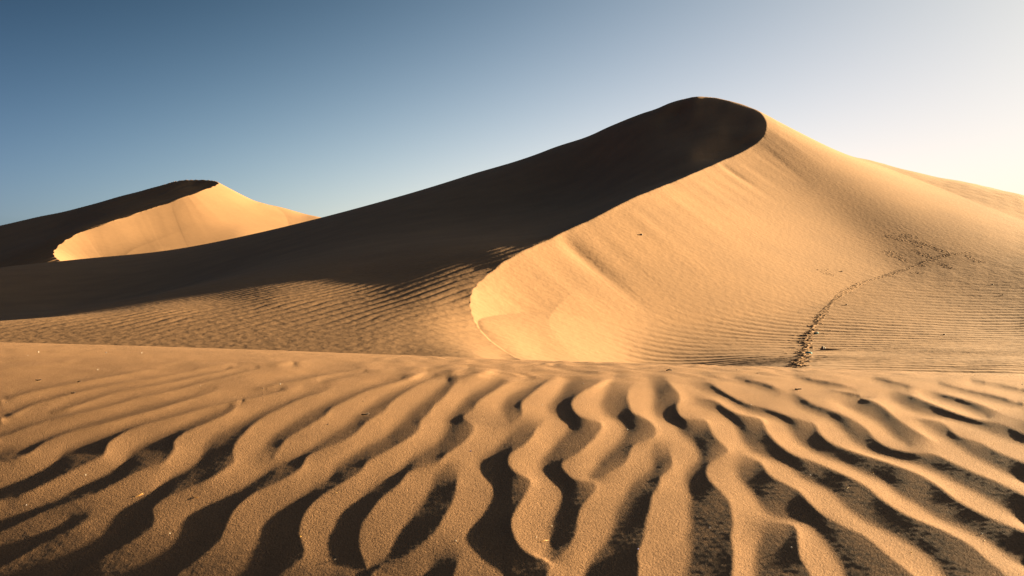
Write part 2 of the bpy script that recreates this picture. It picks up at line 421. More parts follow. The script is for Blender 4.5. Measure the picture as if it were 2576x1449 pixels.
X2, Y2, Z2 = dune_surface(u2, v2, RBF(st2_pts), RBF(pl2_pts), brink2, tal2, 0.012, (np.array([-3000., -3000., 900., 900., -100., -115.]), np.array([500., 2000., 2000., 50., 50., 220.])), rip2,
                          lambda X, Y, U: 0 * X, grooves2, 5.0, 260., brink2[len(BR2) - 1])
far = grid_mesh("far_dune", X2, Y2, Z2, mat_far)
tag(far, "smaller distant sand dune with a sunlit hollow beyond the dark flank of the large dune", "dune", kind="structure")

# ------------------------------------------------------------------ wide desert floor
gx = np.linspace(-6000, 6000, 61); GX, GY = np.meshgrid(gx, gx + 3000)
ground = grid_mesh("ground", GX, GY, np.full(GX.shape, -9.0) + 1.5 * np.sin(GX / 700) * np.sin(GY / 600), mat_far)
tag(ground, "flat desert floor reaching to the horizon behind the dunes", "desert floor", kind="structure")

# ------------------------------------------------------------------ rippled foreground
YC = 5.2
def crest_y(u):
    return np.interp(u, [-1.2, -.58, 0, .58, 1.2], [5.4, 5.08, 4.58, 4.28, 4.15])
def crest_w(u):
    x = u * F + CX
    y = np.interp(x, [-600, 0, 300, 600, 1000, 1310, 1700, 2000, 2300, 2576, 3200], [848, 861, 869, 878, 893, 907, 917, 926, 936, 946, 962])
    return (HY - y) / F
_uu = np.linspace(-1.3, 1.3, 521); _cw = crest_w(_uu)
_k = np.exp(-np.linspace(-2, 2, 41) ** 2); _cw = np.convolve(np.pad(_cw, 20, mode='edge'), _k / _k.sum(), 'valid')
def base_z(u, Yd):
    wc = np.interp(u, _uu, _cw)
    d = Yd - crest_y(u)
    k = np.where(d < 0, 0.040, 0.05)
    return wc * Yd - k * d * d
Y_tab = np.linspace(YC, 0.5, 1500)
def invert_base(x, y):
    """distance at which the smooth base sand is seen at picture point (x, y)"""
    u = (x - CX) / F
    yt = Y_tab * (crest_y(u) / YC)
    w = base_z(u, yt) / yt
    return float(np.interp(-(HY - y) / F, -w, yt))

# each ripple: crest line and the foot of its shaded side, as seen along the sand
BANDS = [
 ([(0,1008),(50,995),(107,980),(212,960),(300,943),(400,925)], [(0,998),(50,985),(107,972),(212,951),(300,937),(400,920)]),
 ([(0,1055),(38,1040),(88,1017),(150,1000),(225,980),(300,965),(375,955),(488,932),(600,915)], [(0,1038),(38,1026),(88,1008),(150,990),(225,974),(300,960),(375,950),(488,928)]),
 ([(130,1037),(150,1033),(188,1023),(250,1000),(300,985),(375,972),(475,953),(575,930),(644,918),(800,900)], [(125,1030),(150,1023),(188,1010),(250,993),(300,980),(375,966),(475,948),(575,925)]),
 ([(-70,1122),(0,1100),(50,1083),(113,1060),(163,1048),(250,1028),(300,1015),(350,1000),(425,985),(500,965),(575,947),(644,930),(740,915)], [(-70,1112),(0,1093),(50,1073),(113,1055),(163,1040),(250,1021),(300,1008),(350,993),(425,978),(500,959),(575,941),(644,926)]),
 ([(-60,1185),(0,1165),(63,1145),(88,1130),(113,1113),(175,1088),(250,1068),(325,1048),(400,1028),(475,1005),(550,983),(562,978)], [(-60,1168),(0,1143),(63,1125),(113,1100),(175,1078),(250,1055),(325,1035),(400,1015),(475,995),(540,977)]),
 ([(-60,1290),(0,1261),(63,1241),(125,1213),(175,1188),(225,1163),(262,1143),(270,1118),(288,1103),(325,1083),(375,1065),(450,1045),(500,1030),(563,1015),(644,1000),(706,985),(764,970)], [(-60,1262),(0,1234),(63,1206),(125,1174),(143,1160),(163,1133),(225,1105),(288,1085),(325,1070),(375,1058),(450,1038),(500,1025),(563,1010),(644,994),(706,980)]),
 ([(-60,1370),(0,1338),(50,1316),(125,1281),(190,1258),(250,1238),(313,1203),(375,1176),(412,1163),(440,1128),(437,1112),(463,1090),(500,1073),(575,1040),(595,1022),(612,1006)], [(-60,1350),(0,1323),(63,1293),(125,1263),(200,1231),(250,1201),(300,1176),(315,1163),(328,1140),(375,1105),(425,1085),(500,1053),(550,1034),(575,1020)]),
 ([(-60,1452),(0,1426),(63,1393),(125,1356),(188,1326),(240,1305)], [(-60,1430),(0,1403),(63,1378),(125,1338),(175,1313),(210,1300)]),
 ([(150,1470),(200,1438),(250,1406),(325,1366),(375,1333),(390,1308),(384,1280),(412,1256),(475,1228),(525,1206),(562,1183),(590,1160),(588,1140),(592,1118),(612,1093),(644,1063),(682,1040),(719,1022),(756,1003),(819,985),(844,975)], [(100,1480),(160,1446),(175,1426),(250,1378),(300,1338),(318,1308),(312,1288),(338,1268),(400,1231),(412,1213),(462,1186),(500,1163),(512,1130),(525,1105),(575,1078),(644,1043),(669,1028),(719,1010),(756,996),(819,975)]),
 ([(644,977),(706,965),(794,948),(894,932),(969,923)], [(644,970),(706,959),(794,943),(894,928)]),
 ([(806,963),(870,950),(919,938),(994,926)], [(806,957),(870,944),(919,933)]),
 ([(1075,932),(1020,955),(956,973),(919,985),(869,1010),(831,1030),(819,1045),(769,1075),(724,1103),(706,1123),(694,1142),(690,1152)], [(1010,950),(914,976),(856,998),(819,1015),(769,1040),(731,1065),(694,1090),(664,1120),(654,1143),(664,1152)]),
 ([(420,1475),(445,1446),(463,1433),(500,1403),(550,1363),(565,1333),(580,1296),(600,1271),(644,1238),(694,1216),(731,1196),(760,1175),(771,1150),(806,1133),(856,1113),(894,1090),(931,1055),(969,1033),(981,1015),(1019,988),(1054,968),(1100,948),(1180,925)], [(340,1478),(395,1446),(425,1411),(475,1371),(490,1333),(480,1303),(500,1283),(538,1263),(600,1231),(644,1206),(681,1178),(705,1162),(756,1143),(794,1120),(831,1095),(881,1060),(906,1040),(944,1010),(994,985),(1044,963),(1090,945)]),
 ([(690,1475),(702,1446),(727,1428),(764,1400),(764,1371),(754,1348),(757,1318),(769,1288),(799,1256),(832,1233),(869,1211),(907,1186),(924,1163),(944,1150),(982,1130),(1032,1100),(1054,1080),(1059,1058),(1079,1040),(1092,1020),(1119,998),(1132,980),(1157,955),(1200,940),(1260,928)], [(620,1478),(644,1438),(656,1426),(674,1388),(669,1338),(682,1306),(719,1276),(757,1251),(794,1221),(832,1201),(844,1171),(861,1159),(894,1140),(932,1118),(976,1095),(989,1075),(1019,1050),(1036,1028),(1069,1005),(1099,980),(1125,955)]),
 ([(924,1438),(919,1413),(906,1383),(904,1351),(912,1318),(932,1288),(957,1256),(1007,1216),(1019,1196),(1044,1181),(1107,1160),(1122,1143),(1157,1120),(1182,1095),(1192,1072),(1165,1049),(1190,1032),(1200,1013),(1232,990),(1270,968),(1300,955)], [(884,1438),(857,1406),(834,1376),(844,1338),(869,1283),(907,1251),(944,1221),(982,1198),(1012,1176),(1030,1156),(1069,1133),(1099,1115),(1114,1093),(1128,1070),(1116,1055),(1139,1040),(1152,1020),(1182,993),(1219,975),(1260,958)]),
 ([(927,1456),(957,1423),(1007,1406),(1044,1383),(1094,1338),(1114,1306),(1139,1263),(1149,1226),(1152,1183),(1146,1176)], [(894,1446),(932,1427),(982,1398),(1002,1363),(1019,1326),(1044,1288),(1077,1243),(1087,1211),(1107,1188),(1119,1175)]),
 ([(1130,1478),(1150,1420),(1168,1385)], [(1062,1478),(1085,1425),(1120,1392)]),
 ([(1375,1470),(1380,1416),(1350,1401),(1312,1378),(1293,1345),(1286,1318),(1290,1300),(1303,1276),(1325,1238),(1335,1210),(1313,1196),(1290,1181),(1278,1166),(1281,1145),(1288,1138),(1313,1123),(1338,1100),(1350,1078),(1370,1058)], [(1285,1478),(1257,1420),(1227,1396),(1194,1358),(1194,1326),(1219,1288),(1244,1243),(1250,1228),(1240,1208),(1207,1178),(1198,1164),(1206,1154),(1244,1130),(1269,1105),(1288,1088),(1300,1075),(1325,1066)]),
 ([(1290,1060),(1303,1053),(1315,1040),(1313,1025),(1315,1010),(1338,990),(1370,965),(1400,950)], [(1254,1066),(1269,1050),(1257,1030),(1262,1015),(1288,990),(1338,970),(1370,955)]),
 ([(1380,1413),(1395,1403),(1428,1381),(1438,1363),(1450,1338),(1453,1308),(1463,1278),(1483,1251),(1498,1231),(1495,1216),(1468,1211),(1438,1201),(1417,1180),(1415,1163),(1450,1143),(1488,1110),(1508,1085),(1513,1065),(1475,1053),(1450,1040),(1438,1015),(1453,995),(1480,978),(1510,962),(1545,950)], [(1363,1400),(1388,1376),(1383,1333),(1400,1283),(1418,1246),(1413,1221),(1388,1208),(1362,1188),(1358,1163),(1375,1143),(1395,1118),(1420,1093),(1438,1072),(1413,1057),(1383,1040),(1378,1020),(1408,990),(1413,975),(1425,962),(1460,948)]),
 ([(1481,1203),(1513,1198),(1538,1186),(1570,1168),(1585,1140),(1595,1120),(1625,1110),(1650,1093),(1645,1070),(1625,1053),(1595,1040),(1585,1025),(1579,1000),(1583,980),(1600,962)], [(1474,1196),(1488,1188),(1500,1171),(1513,1158),(1538,1130),(1558,1110),(1575,1080),(1558,1063),(1528,1048),(1510,1025),(1518,1000),(1525,978),(1540,960)]),
 ([(1843,1478),(1843,1446),(1846,1388),(1840,1351),(1845,1323),(1843,1301),(1838,1271),(1825,1248),(1800,1223),(1780,1200),(1778,1181),(1788,1163),(1813,1150),(1832,1135),(1825,1123),(1800,1100),(1785,1075),(1775,1057),(1725,1053),(1708,1040),(1703,1020),(1711,1005),(1708,990),(1688,968),(1675,953),(1660,940)], [(1723,1478),(1723,1446),(1738,1388),(1725,1351),(1738,1326),(1730,1288),(1738,1251),(1723,1218),(1722,1193),(1738,1175),(1756,1160),(1756,1143),(1745,1118),(1712,1093),(1706,1075),(1686,1063),(1650,1050),(1640,1025),(1645,1000),(1638,968),(1625,943)]),
 ([(1608,1478),(1608,1446),(1606,1388),(1618,1363),(1625,1313),(1635,1283),(1643,1243),(1658,1223),(1662,1201),(1688,1178),(1692,1163),(1686,1140),(1688,1118)], [(1465,1478),(1473,1446),(1488,1401),(1513,1376),(1538,1338),(1550,1283),(1575,1246),(1588,1213),(1630,1188),(1645,1168),(1636,1143),(1645,1125)]),
 ([(1750,1000),(1800,1008),(1825,1025),(1863,1043),(1913,1053),(1921,1066),(1932,1088),(1952,1110),(1982,1135),(2020,1153),(2052,1163),(2150,1206),(2190,1231),(2214,1253),(2282,1296),(2370,1333),(2444,1373),(2482,1408),(2520,1438),(2550,1478)], [(1746,1004),(1763,1023),(1813,1040),(1838,1060),(1855,1080),(1863,1105),(1883,1130),(1900,1143),(1940,1158),(1982,1173),(2020,1206),(2087,1238),(2132,1283),(2182,1318),(2244,1348),(2307,1383),(2345,1413),(2370,1446),(2395,1478)]),
 ([(1875,1150),(1915,1165),(1932,1190),(1964,1211),(2007,1233),(2040,1268),(2072,1296),(2120,1323),(2170,1346),(2195,1363),(2232,1396),(2270,1426),(2295,1446),(2325,1478)], [(1863,1155),(1850,1186),(1863,1213),(1892,1243),(1912,1276),(1940,1300),(1980,1310),(2020,1318),(2050,1338),(2072,1363),(2107,1413),(2122,1446),(2135,1478)]),
 ([(1960,1317),(1990,1321),(2005,1333),(2009,1363),(2012,1396),(2025,1421),(2040,1446),(2055,1478)], [(1945,1320),(1930,1340),(1908,1363),(1898,1401),(1898,1446),(1900,1478)]),
 ([(1760,955),(1790,965),(1820,985),(1850,1003),(1890,1018),(1932,1028),(1995,1050),(2050,1066),(2057,1081),(2082,1108),(2120,1126),(2170,1143),(2232,1163),(2307,1191),(2362,1223),(2407,1258),(2482,1298),(2576,1338),(2640,1365)], [(1728,958),(1750,978),(1790,990),(1830,1005),(1880,1036),(1932,1048),(1970,1060),(1987,1080),(1997,1105),(2020,1123),(2052,1143),(2120,1168),(2157,1188),(2220,1213),(2257,1246),(2307,1273),(2357,1306),(2420,1333),(2482,1363),(2532,1401),(2576,1426),(2640,1460)]),
 ([(1994,985),(2045,1015),(2095,1033),(2145,1055),(2182,1080),(2197,1100),(2232,1123),(2290,1138),(2340,1140),(2370,1150),(2395,1163),(2457,1191),(2507,1211),(2576,1246),(2640,1275)], [(1970,998),(2007,1023),(2045,1040),(2095,1060),(2127,1093),(2157,1120),(2195,1141),(2245,1156),(2297,1167),(2357,1193),(2407,1218),(2470,1248),(2532,1288),(2576,1318),(2640,1350)]),
 ([(2150,993),(2210,1015),(2257,1053),(2295,1078),(2332,1100),(2362,1118)], [(2087,1000),(2120,1020),(2157,1040),(2195,1055),(2220,1075),(2245,1098),(2282,1122)]),
 ([(2307,1053),(2370,1063),(2407,1093),(2470,1115),(2507,1135),(2576,1163),(2640,1190)], [(2312,1063),(2345,1085),(2382,1105),(2420,1130),(2445,1150),(2482,1168),(2576,1215),(2640,1240)]),
 ([(2260,985),(2307,1000),(2357,1020),(2395,1035),(2457,1055),(2520,1065),(2576,1093),(2640,1120)], [(2207,985),(2245,1010),(2282,1030),(2332,1047),(2407,1060),(2470,1080),(2507,1098),(2576,1120),(2640,1150)]),
 ([(2345,985),(2407,998),(2470,1018),(2507,1034),(2545,1050),(2576,1058),(2640,1078)], [(2315,988),(2357,1006),(2407,1020),(2445,1037),(2482,1052)]),
 ([(2357,960),(2432,980),(2507,995),(2576,1015)], [(2357,970),(2432,990),(2507,1011),(2576,1031)]),
 ([(2095,980),(2145,990),(2195,998)], [(2095,987),(2145,1000),(2180,1003)]),
 ([(1850,950),(1920,962),(1985,985)], [(1830,957),(1905,975),(1960,995)]),
 ([(2000,945),(2080,960),(2160,975)], [(1985,952),(2070,970),(2150,986)]),
 ([(2200,950),(2290,968),(2340,980)], [(2190,957),(2280,977)]),
 ([(2440,955),(2520,968),(2600,985)], [(2440,962),(2520,977),(2600,996)]),
]
def dark_slope(P, N):
    """slope of a ripple's shaded side at plan points P, rising along N: just enough to turn it from the low sun"""
    u, Yd = P[:, 0] / P[:, 1], P[:, 1]; e = .02
    z0 = base_z(u, Yd); gx_ = (base_z((P[:, 0] + e) / Yd, Yd) - z0) / e; gy_ = (base_z(P[:, 0] / (Yd + e), Yd + e) - z0) / e
    base = gx_ * sun2[0] + gy_ * sun2[1]
    c = np.clip(N @ sun2, .5, 1)
    q = HY - F * z0 / Yd
    f = np.interp(q, [910, 960, 1050, 1200, 1440], [.42, .62, .78, .93, 1.01]) * np.interp(u * F + CX, [0, 700, 1400, 2000, 2576], [1.1, 1.05, .98, .87, .80])
    return np.clip(.216 * f - base, .05, .3) / c
# solve for ripple height on a grid whose rows follow the base sand
gx0, gdx, gnx = -80.0, 2.4, 1141
gy0, gdy, gny = 880.0, 1.5, 410
Hc = np.full((gny, gnx), np.nan); Hp = np.zeros((gny, gnx))
def plan(x, y):
    Yd = invert_base(x, y); return np.array([(x - CX) / F * Yd, Yd])
sun2 = np.array([math.sin(SUN_AZ), math.cos(SUN_AZ)])
for C, T in BANDS:
    T2 = np.array(smooth_curve(T, 12.0)); C2 = np.array(smooth_curve(C, 12.0))
    Tp = np.array([plan(*p) for p in T2]); Cp = np.array([plan(*p) for p in C2])
    D = np.sqrt(((Cp[:, None] - Tp[None]) ** 2).sum(-1))
    wC = D.min(1); wT = D.min(0)
    def smooth1(a):
        k = np.array([1, 2, 3, 4, 3, 2, 1.]); k /= k.sum()
        return np.convolve(np.pad(a, 3, mode='edge'), k, 'valid')
    def end_fade(n, P):
        s = np.concatenate([[0], np.cumsum(np.hypot(*np.diff(P, axis=0).T))]); return np.clip(np.minimum(s, s[-1] - s) / 45 + .08, 0, 1)
    NC = Cp - Tp[D.argmin(1)]; NC /= np.linalg.norm(NC, axis=1)[:, None] + 1e-9
    NT = Cp[D.argmin(0)] - Tp; NT /= np.linalg.norm(NT, axis=1)[:, None] + 1e-9
    aC = np.clip(.5 * smooth1(dark_slope(Cp, NC)) * smooth1(wC), .0006, .014); aT = np.clip(.5 * smooth1(dark_slope(Tp, NT)) * smooth1(wT), .0006, .014)
    inC = (C2[:, 1] < 1440) & (C2[:, 0] > 0) & (C2[:, 0] < 2576)
    fC = np.where(inC, end_fade(0, C2), 1); fT = np.where((T2[:, 1] < 1440) & (T2[:, 0] > 0) & (T2[:, 0] < 2576), end_fade(0, T2), 1)
    for P, a, fd, Q, sg in ((T2, aT, fT, Tp, -1), (C2, aC, fC, Cp, 1)):
        yy = P[:, 1] + F * sg * a * fd / Q[:, 1]
        fine = smooth_curve(np.column_stack([P[:, 0], yy, a, fd]), 1.0)
        j = np.round((fine[:, 0] - gx0) / gdx).astype(int); i = np.round((fine[:, 1] - gy0) / gdy).astype(int)
        ok = (j >= 0) & (j < gnx) & (i >= 0) & (i < gny)
        Hc[i[ok], j[ok]] = fine[ok, 2]; Hp[i[ok], j[ok]] = sg * np.clip(fine[ok, 3], 0, 1)
def blur(a, n):
    for _ in range(n):
        P = np.pad(a, 1, mode='edge'); a = (P[:-2, 1:-1] + P[2:, 1:-1] + P[1:-1, :-2] + P[1:-1, 2:] + 2 * a) / 6
    return a
def relax(hv, scr0):
    """smooth surface through the crest and trough lines, solved coarse to fine"""
    H = np.zeros((gny // 8 + 1, gnx // 8 + 1)); ci, cj = np.nonzero(~np.isnan(Hc)); hv = hv[ci, cj]
    for lev in (8, 4, 2, 1):
        ny, nx = (gny + lev - 1) // lev, (gnx + lev - 1) // lev
        S = np.zeros((ny, nx)); N = np.zeros((ny, nx))
        np.add.at(S, (ci // lev, cj // lev), hv); np.add.at(N, (ci // lev, cj // lev), 1)
        fixed = N > 0; val = np.where(fixed, S / np.maximum(N, 1), 0)
        ii = np.round(np.linspace(0, H.shape[0] - 1, ny)).astype(int); jj = np.round(np.linspace(0, H.shape[1] - 1, nx)).astype(int)
        H = H[np.ix_(ii, jj)]
        for it in range(160):
            P = np.pad(H, 1, mode='edge')
            H = (P[:-2, 1:-1] + P[2:, 1:-1] + P[1:-1, :-2] + P[1:-1, 2:]) / (4 + scr0 * lev * lev)
            H[fixed] = val[fixed]
    return H
ph_ = relax(Hp, .0004); am_ = relax(Hc, 0.0)
am_ = blur(am_, 12)
# slopes grow towards the crest: troughs round off softly, crests stay crisp
t_ = np.clip((ph_ + 1) / 2, 0, 1)
H = am_ * (2 * (.86 * t_ + .14 * t_ ** 1.8) - 1 + .05)
Hs = blur(H, 30); Hl = blur(H, 2)
wgt = np.clip((ph_ + .5) / .6, 0, 1)
H = blur(wgt * Hl + (1 - wgt) * Hs, 2)

def ripple_height(x, q):
    """bilinear lookup of the solved ripple field at picture column x and base row q"""
    fx = np.clip((x - gx0) / gdx, 0, gnx - 1.001); fy = np.clip((q - gy0) / gdy, 0, gny - 1.001)
    j = fx.astype(int); i = fy.astype(int); a = fx - j; b = fy - i
    h = H[i, j] * (1 - a) * (1 - b) + H[i, j + 1] * a * (1 - b) + H[i + 1, j] * (1 - a) * b + H[i + 1, j + 1] * a * b
    return h * np.clip((q - 900) / 36, 0, 1)

fu = np.concatenate([np.linspace(-3.5, -1.1, 120, endpoint=False), np.linspace(-1.1, -.6, 120, endpoint=False), np.linspace(-.6, .6, 1400), np.linspace(.6, 1.1, 121)[1:], np.linspace(1.1, 3.5, 121)[1:]])
# rows evenly spaced in the view up to the crest, then over the back of it
Y_mid = Y_tab * 4.55 / YC; wmid = base_z(0.0, Y_mid) / Y_mid
wr = np.linspace((HY - 1600) / F, (HY - 912) / F, 430)
Yr = np.interp(-wr, -wmid, Y_mid)
fY = np.unique(np.concatenate([np.linspace(.3, Yr[0], 34)[:-1], Yr, np.linspace(Yr[-1], 5.6, 110)[1:], np.linspace(5.6, 13, 40)[1:]]))
U, Yg = np.meshgrid(fu, fY)
Xg = U * Yg
Zb = base_z(U, Yg)
qrow = HY - F * Zb / Yg; xcol = U * F + CX
back = Yg > crest_y(U)
# natural ripples for the parts nobody traced (outside the picture, behind the crest)
f1, f2, f3, f4, f5 = Waves(.35, 12), Waves(.12, 14), Waves(.8, 12), Waves(.05, 16), Waves(.022, 20)
ph = 2 * np.pi * (Xg * .97 - .12 * Yg) / .15 + 1.0 * f1(Xg, Yg) + .5 * f3(Xg, Yg)
hp = .008 * np.sin(ph)
out = np.clip(np.maximum(np.abs(U) - .585, (qrow - 1475) / F * 1.0) / .03, 0, 1)
h = ripple_height(xcol, np.where(back, 880, qrow)) * (1 - out) + hp * out * (~back)
top = np.clip((975 - qrow) / 50, 0, 1)
h += top * .0016 * (np.sin(ph * .8 + f1(Xg, Yg)) + .8 * f2(Xg * .6, Yg * .6)) * np.clip((U + .25) / .25, .25, 1)
h += .00005 * f2(Xg, Yg) + .00002 * f4(Xg, Yg) + .00004 * f5(Xg, Yg)
fg = grid_mesh("foreground_sand", Xg, Yg, Zb + h, mat_near)
tag(fg, "rippled sand of the near dune with wavy dark ripple shadows", "sand", kind="structure")
# ------------------------------------------------------------------ small things lying on the sand
import bmesh

def simple_mat(name, col, rough=0.8):
    m = bpy.data.materials.new(name); m.use_nodes = True
    n, l = m.node_tree.nodes, m.node_tree.links
    b = n["Principled BSDF"]; b.inputs["Roughness"].default_value = rough
    t = n.new("ShaderNodeTexNoise"); t.inputs["Scale"].default_value = 60; t.inputs["Detail"].default_value = 4
    r = n.new("ShaderNodeValToRGB")
    r.color_ramp.elements[0].color = (*[c * .7 for c in col], 1); r.color_ramp.elements[1].color = (*[min(1, c * 1.25) for c in col], 1)
    l.new(t.outputs["Fac"], r.inputs["Fac"]); l.new(r.outputs["Color"], b.inputs["Base Color"])
    return m
M_STONE = simple_mat("dark_stone", (.10, .075, .06)); M_WHITE = simple_mat("white_pebble", (.55, .50, .42)); M_YELLOW = simple_mat("amber_pebble", (.55, .33, .06), .4)
M_GREY = simple_mat("grey_pebble", (.38, .38, .42)); M_TWIG = simple_mat("dark_wood", (.05, .035, .025)); M_STRAW = simple_mat("dry_straw", (.60, .32, .07), .5)
M_TEAL = simple_mat("teal_scrap", (.03, .17, .20)); M_BLUE = simple_mat("blue_pebble", (.10, .12, .38))

class Ground:
    """bilinear height of a finished sand sheet and the point of it seen at a picture position"""
    def __init__(self, ua, va, Z): self.ua, self.va, self.Z, self.Y = ua, va, Z, np.exp(va)
    def z(self, X, Y):
        u = np.asarray(X / Y); v = np.log(np.asarray(Y))
        j = np.clip(np.searchsorted(self.ua, u) - 1, 0, len(self.ua) - 2); i = np.clip(np.searchsorted(self.va, v) - 1, 0, len(self.va) - 2)
        a = np.clip((u - self.ua[j]) / (self.ua[j + 1] - self.ua[j]), 0, 1); b = np.clip((v - self.va[i]) / (self.va[i + 1] - self.va[i]), 0, 1)
        Z = self.Z
        return Z[i, j] * (1 - a) * (1 - b) + Z[i, j + 1] * a * (1 - b) + Z[i + 1, j] * (1 - a) * b + Z[i + 1, j + 1] * a * b
    def hit(self, x, y, lo=0.0):
        u, w = (x - CX) / F, (HY - y) / F
        j = int(np.clip(np.searchsorted(self.ua, u), 0, len(self.ua) - 1))
        col = self.Z[:, j] / self.Y
        k = np.nonzero((col >= w) & (self.Y > lo))[0]
        Yd = self.Y[k[0]] if len(k) else self.Y[-1]
        return float(u * Yd), float(Yd), float(self.z(u * Yd, Yd))
DUNE = Ground(u_axis, v_axis, Z)
NEAR = Ground(fu, np.log(fY), Zb + h)

def lump(name, loc, size, mat, squash=.7, seed=0, cuts=2, parent=None, rot=0.0):
    r = random.Random(seed)
    bm = bmesh.new(); bmesh.ops.create_icosphere(bm, subdivisions=cuts, radius=1)
    ax = [(r.uniform(-1, 1), r.uniform(-1, 1), r.uniform(-1, 1)) for _ in range(5)]
    for v in bm.verts:
        f = 1 + sum(.10 * math.sin(3.1 * v.co.dot(Vector(a)) + i) for i, a in enumerate(ax))
        v.co = Vector((v.co.x * size[0], v.co.y * size[1], v.co.z * size[2] * squash)) * f
    for f in bm.faces: f.smooth = True
    me = bpy.data.meshes.new(name); bm.to_mesh(me); bm.free(); me.materials.append(mat)
    o = bpy.data.objects.new(name, me); scene.collection.objects.link(o)
    o.location = loc; o.rotation_euler = (0, 0, rot); o.parent = parent
    return o

def stick(name, a, b, r, mat, seed=0, bend=.08, nub=True):
    """a thin tapered stick from a to b, slightly crooked, with a broken side shoot"""
    rr = random.Random(seed); bm = bmesh.new(); a, b = Vector(a), Vector(b)
    def tube(p0, p1, r0, r1, n, bend):
        d = p1 - p0; side = d.cross(Vector((0, 0, 1))); side = side.normalized() if side.length else Vector((1, 0, 0)); up = side.cross(d).normalized()
        rings = []
        for i in range(n + 1):
            t = i / n; c = p0 + d * t + side * d.length * bend * math.sin(math.pi * t) + up * d.length * .05 * math.sin(5 * t + seed)
            rad = r0 + (r1 - r0) * t
            rings.append([bm.verts.new(c + (side * math.cos(q) + up * math.sin(q)) * rad * rr.uniform(.85, 1.1)) for q in [k * math.pi / 3 for k in range(6)]])
        for q in range(n):
            for k in range(6):
                bm.faces.new((rings[q][k], rings[q][(k + 1) % 6], rings[q + 1][(k + 1) % 6], rings[q + 1][k]))
        bm.faces.new(rings[0][::-1]); bm.faces.new(rings[-1])
    tube(a, b, r, r * .55, 7, bend)
    if nub: tube(a.lerp(b, .6), a.lerp(b, .72) + Vector((rr.uniform(-.2, .2), .15, .12)) * (b - a).length, r * .6, r * .3, 2, 0)
    o_ = (a + b) / 2
    for v in bm.verts: v.co -= o_
    for f in bm.faces: f.smooth = True
    me = bpy.data.meshes.new(name); bm.to_mesh(me); bm.free(); me.materials.append(mat)
    o = bpy.data.objects.new(name, me); o.location = o_; scene.collection.objects.link(o); return o

def drape(name, C, Wd, hfun, ns, nc, mat, parent=None, origin=None):
    """a strip of disturbed sand laid along the 2-D line C, half width Wd, height hfun(s, c) above the dune"""
    C = np.asarray(C, float); sl = np.concatenate([[0], np.cumsum(np.hypot(*np.diff(C, axis=0).T))])
    ss = np.linspace(0, sl[-1], ns); cx, cy = np.interp(ss, sl, C[:, 0]), np.interp(ss, sl, C[:, 1])
    tx, ty = np.gradient(cx), np.gradient(cy); L = np.hypot(tx, ty); tx /= L; ty /= L
    cc = np.linspace(-1, 1, nc)
    S, K = np.meshgrid(ss, cc, indexing='ij')
    X = cx[:, None] + ty[:, None] * K * Wd; Y = cy[:, None] - tx[:, None] * K * Wd
    Zt = DUNE.z(X, Y) + hfun(S, K * Wd)
    if origin is not None: X, Y, Zt = X - origin[0], Y - origin[1], Zt - origin[2]
    o = grid_mesh(name, X, Y, Zt, mat)
    if origin is not None and parent is None: o.location = origin
    o.parent = parent
    return o

# the long trail climbing the right-hand slope
TR = [(2004, 926), (2010, 910), (2026, 887), (2031, 855), (2053, 815), (2079, 777), (2109, 748), (2144, 724), (2181, 708), (2235, 693), (2283, 677), (2326, 660), (2368, 646), (2409, 638), (2443, 636)]
tp = np.array([DUNE.hit(x, y, 26)[:2] for x, y in TR]); tp = smooth_curve(tp, .3)
t_len = float(np.hypot(*np.diff(tp, axis=0).T).sum())
tn1, tn2, tn3 = Waves(.30, 22, .5), Waves(.75, 16, .5), Waves(.14, 22, .4)
prints = []
q = 0.3
while q < t_len:
    side = 1 if len(prints) % 2 else -1
    prints.append((q, side * rng.uniform(.10, .26), rng.uniform(.11, .17), rng.uniform(.10, .15), rng.uniform(.7, 1.2)))
    if rng.uniform() < .5 and q < t_len * .45: prints.append((q + rng.uniform(-.2, .2), rng.choice([-1, 1]) * rng.uniform(.45, 1.0), rng.uniform(.08, .13), rng.uniform(.15, .32), rng.uniform(.6, 1.0)))
    q += rng.uniform(.26, .40)
def trail_h(S, K):
    h = np.full(S.shape, -.035)
    w = .26 + .07 * np.sin(S * .7) - .10 * S / t_len
    core = np.exp(-(np.abs(K) / w) ** 4)
    h += core * (.045 + .035 * tn1(S, K) + .02 * tn3(S, K) + .012 * tn2(S, K))
    for ps, pk, rs, rk, a in prints:
        i0, i1 = np.searchsorted(S[:, 0], [ps - 1.2, ps + 1.2])
        if i1 <= i0: continue
        e = np.sqrt(((S[i0:i1] - ps) / rs) ** 2 + ((K[i0:i1] - pk) / rk) ** 2)
        h[i0:i1] += a * (.075 * np.exp(-((e - 1.15) / .45) ** 2) - .075 * np.exp(-(e / .75) ** 2))
    edge = np.clip((1.2 - np.abs(K)) / .15, 0, 1)
    return np.clip(h * (.40 - .24 * S / t_len) * edge - (1 - edge) * .05, -.06, .07)
o = drape("footprint_trail", tp, 1.3, trail_h, int(t_len / .055), 64, mat_dune)
tag(o, "long curving trail of trampled footprints climbing the rippled slope on the right", "footprint trail")

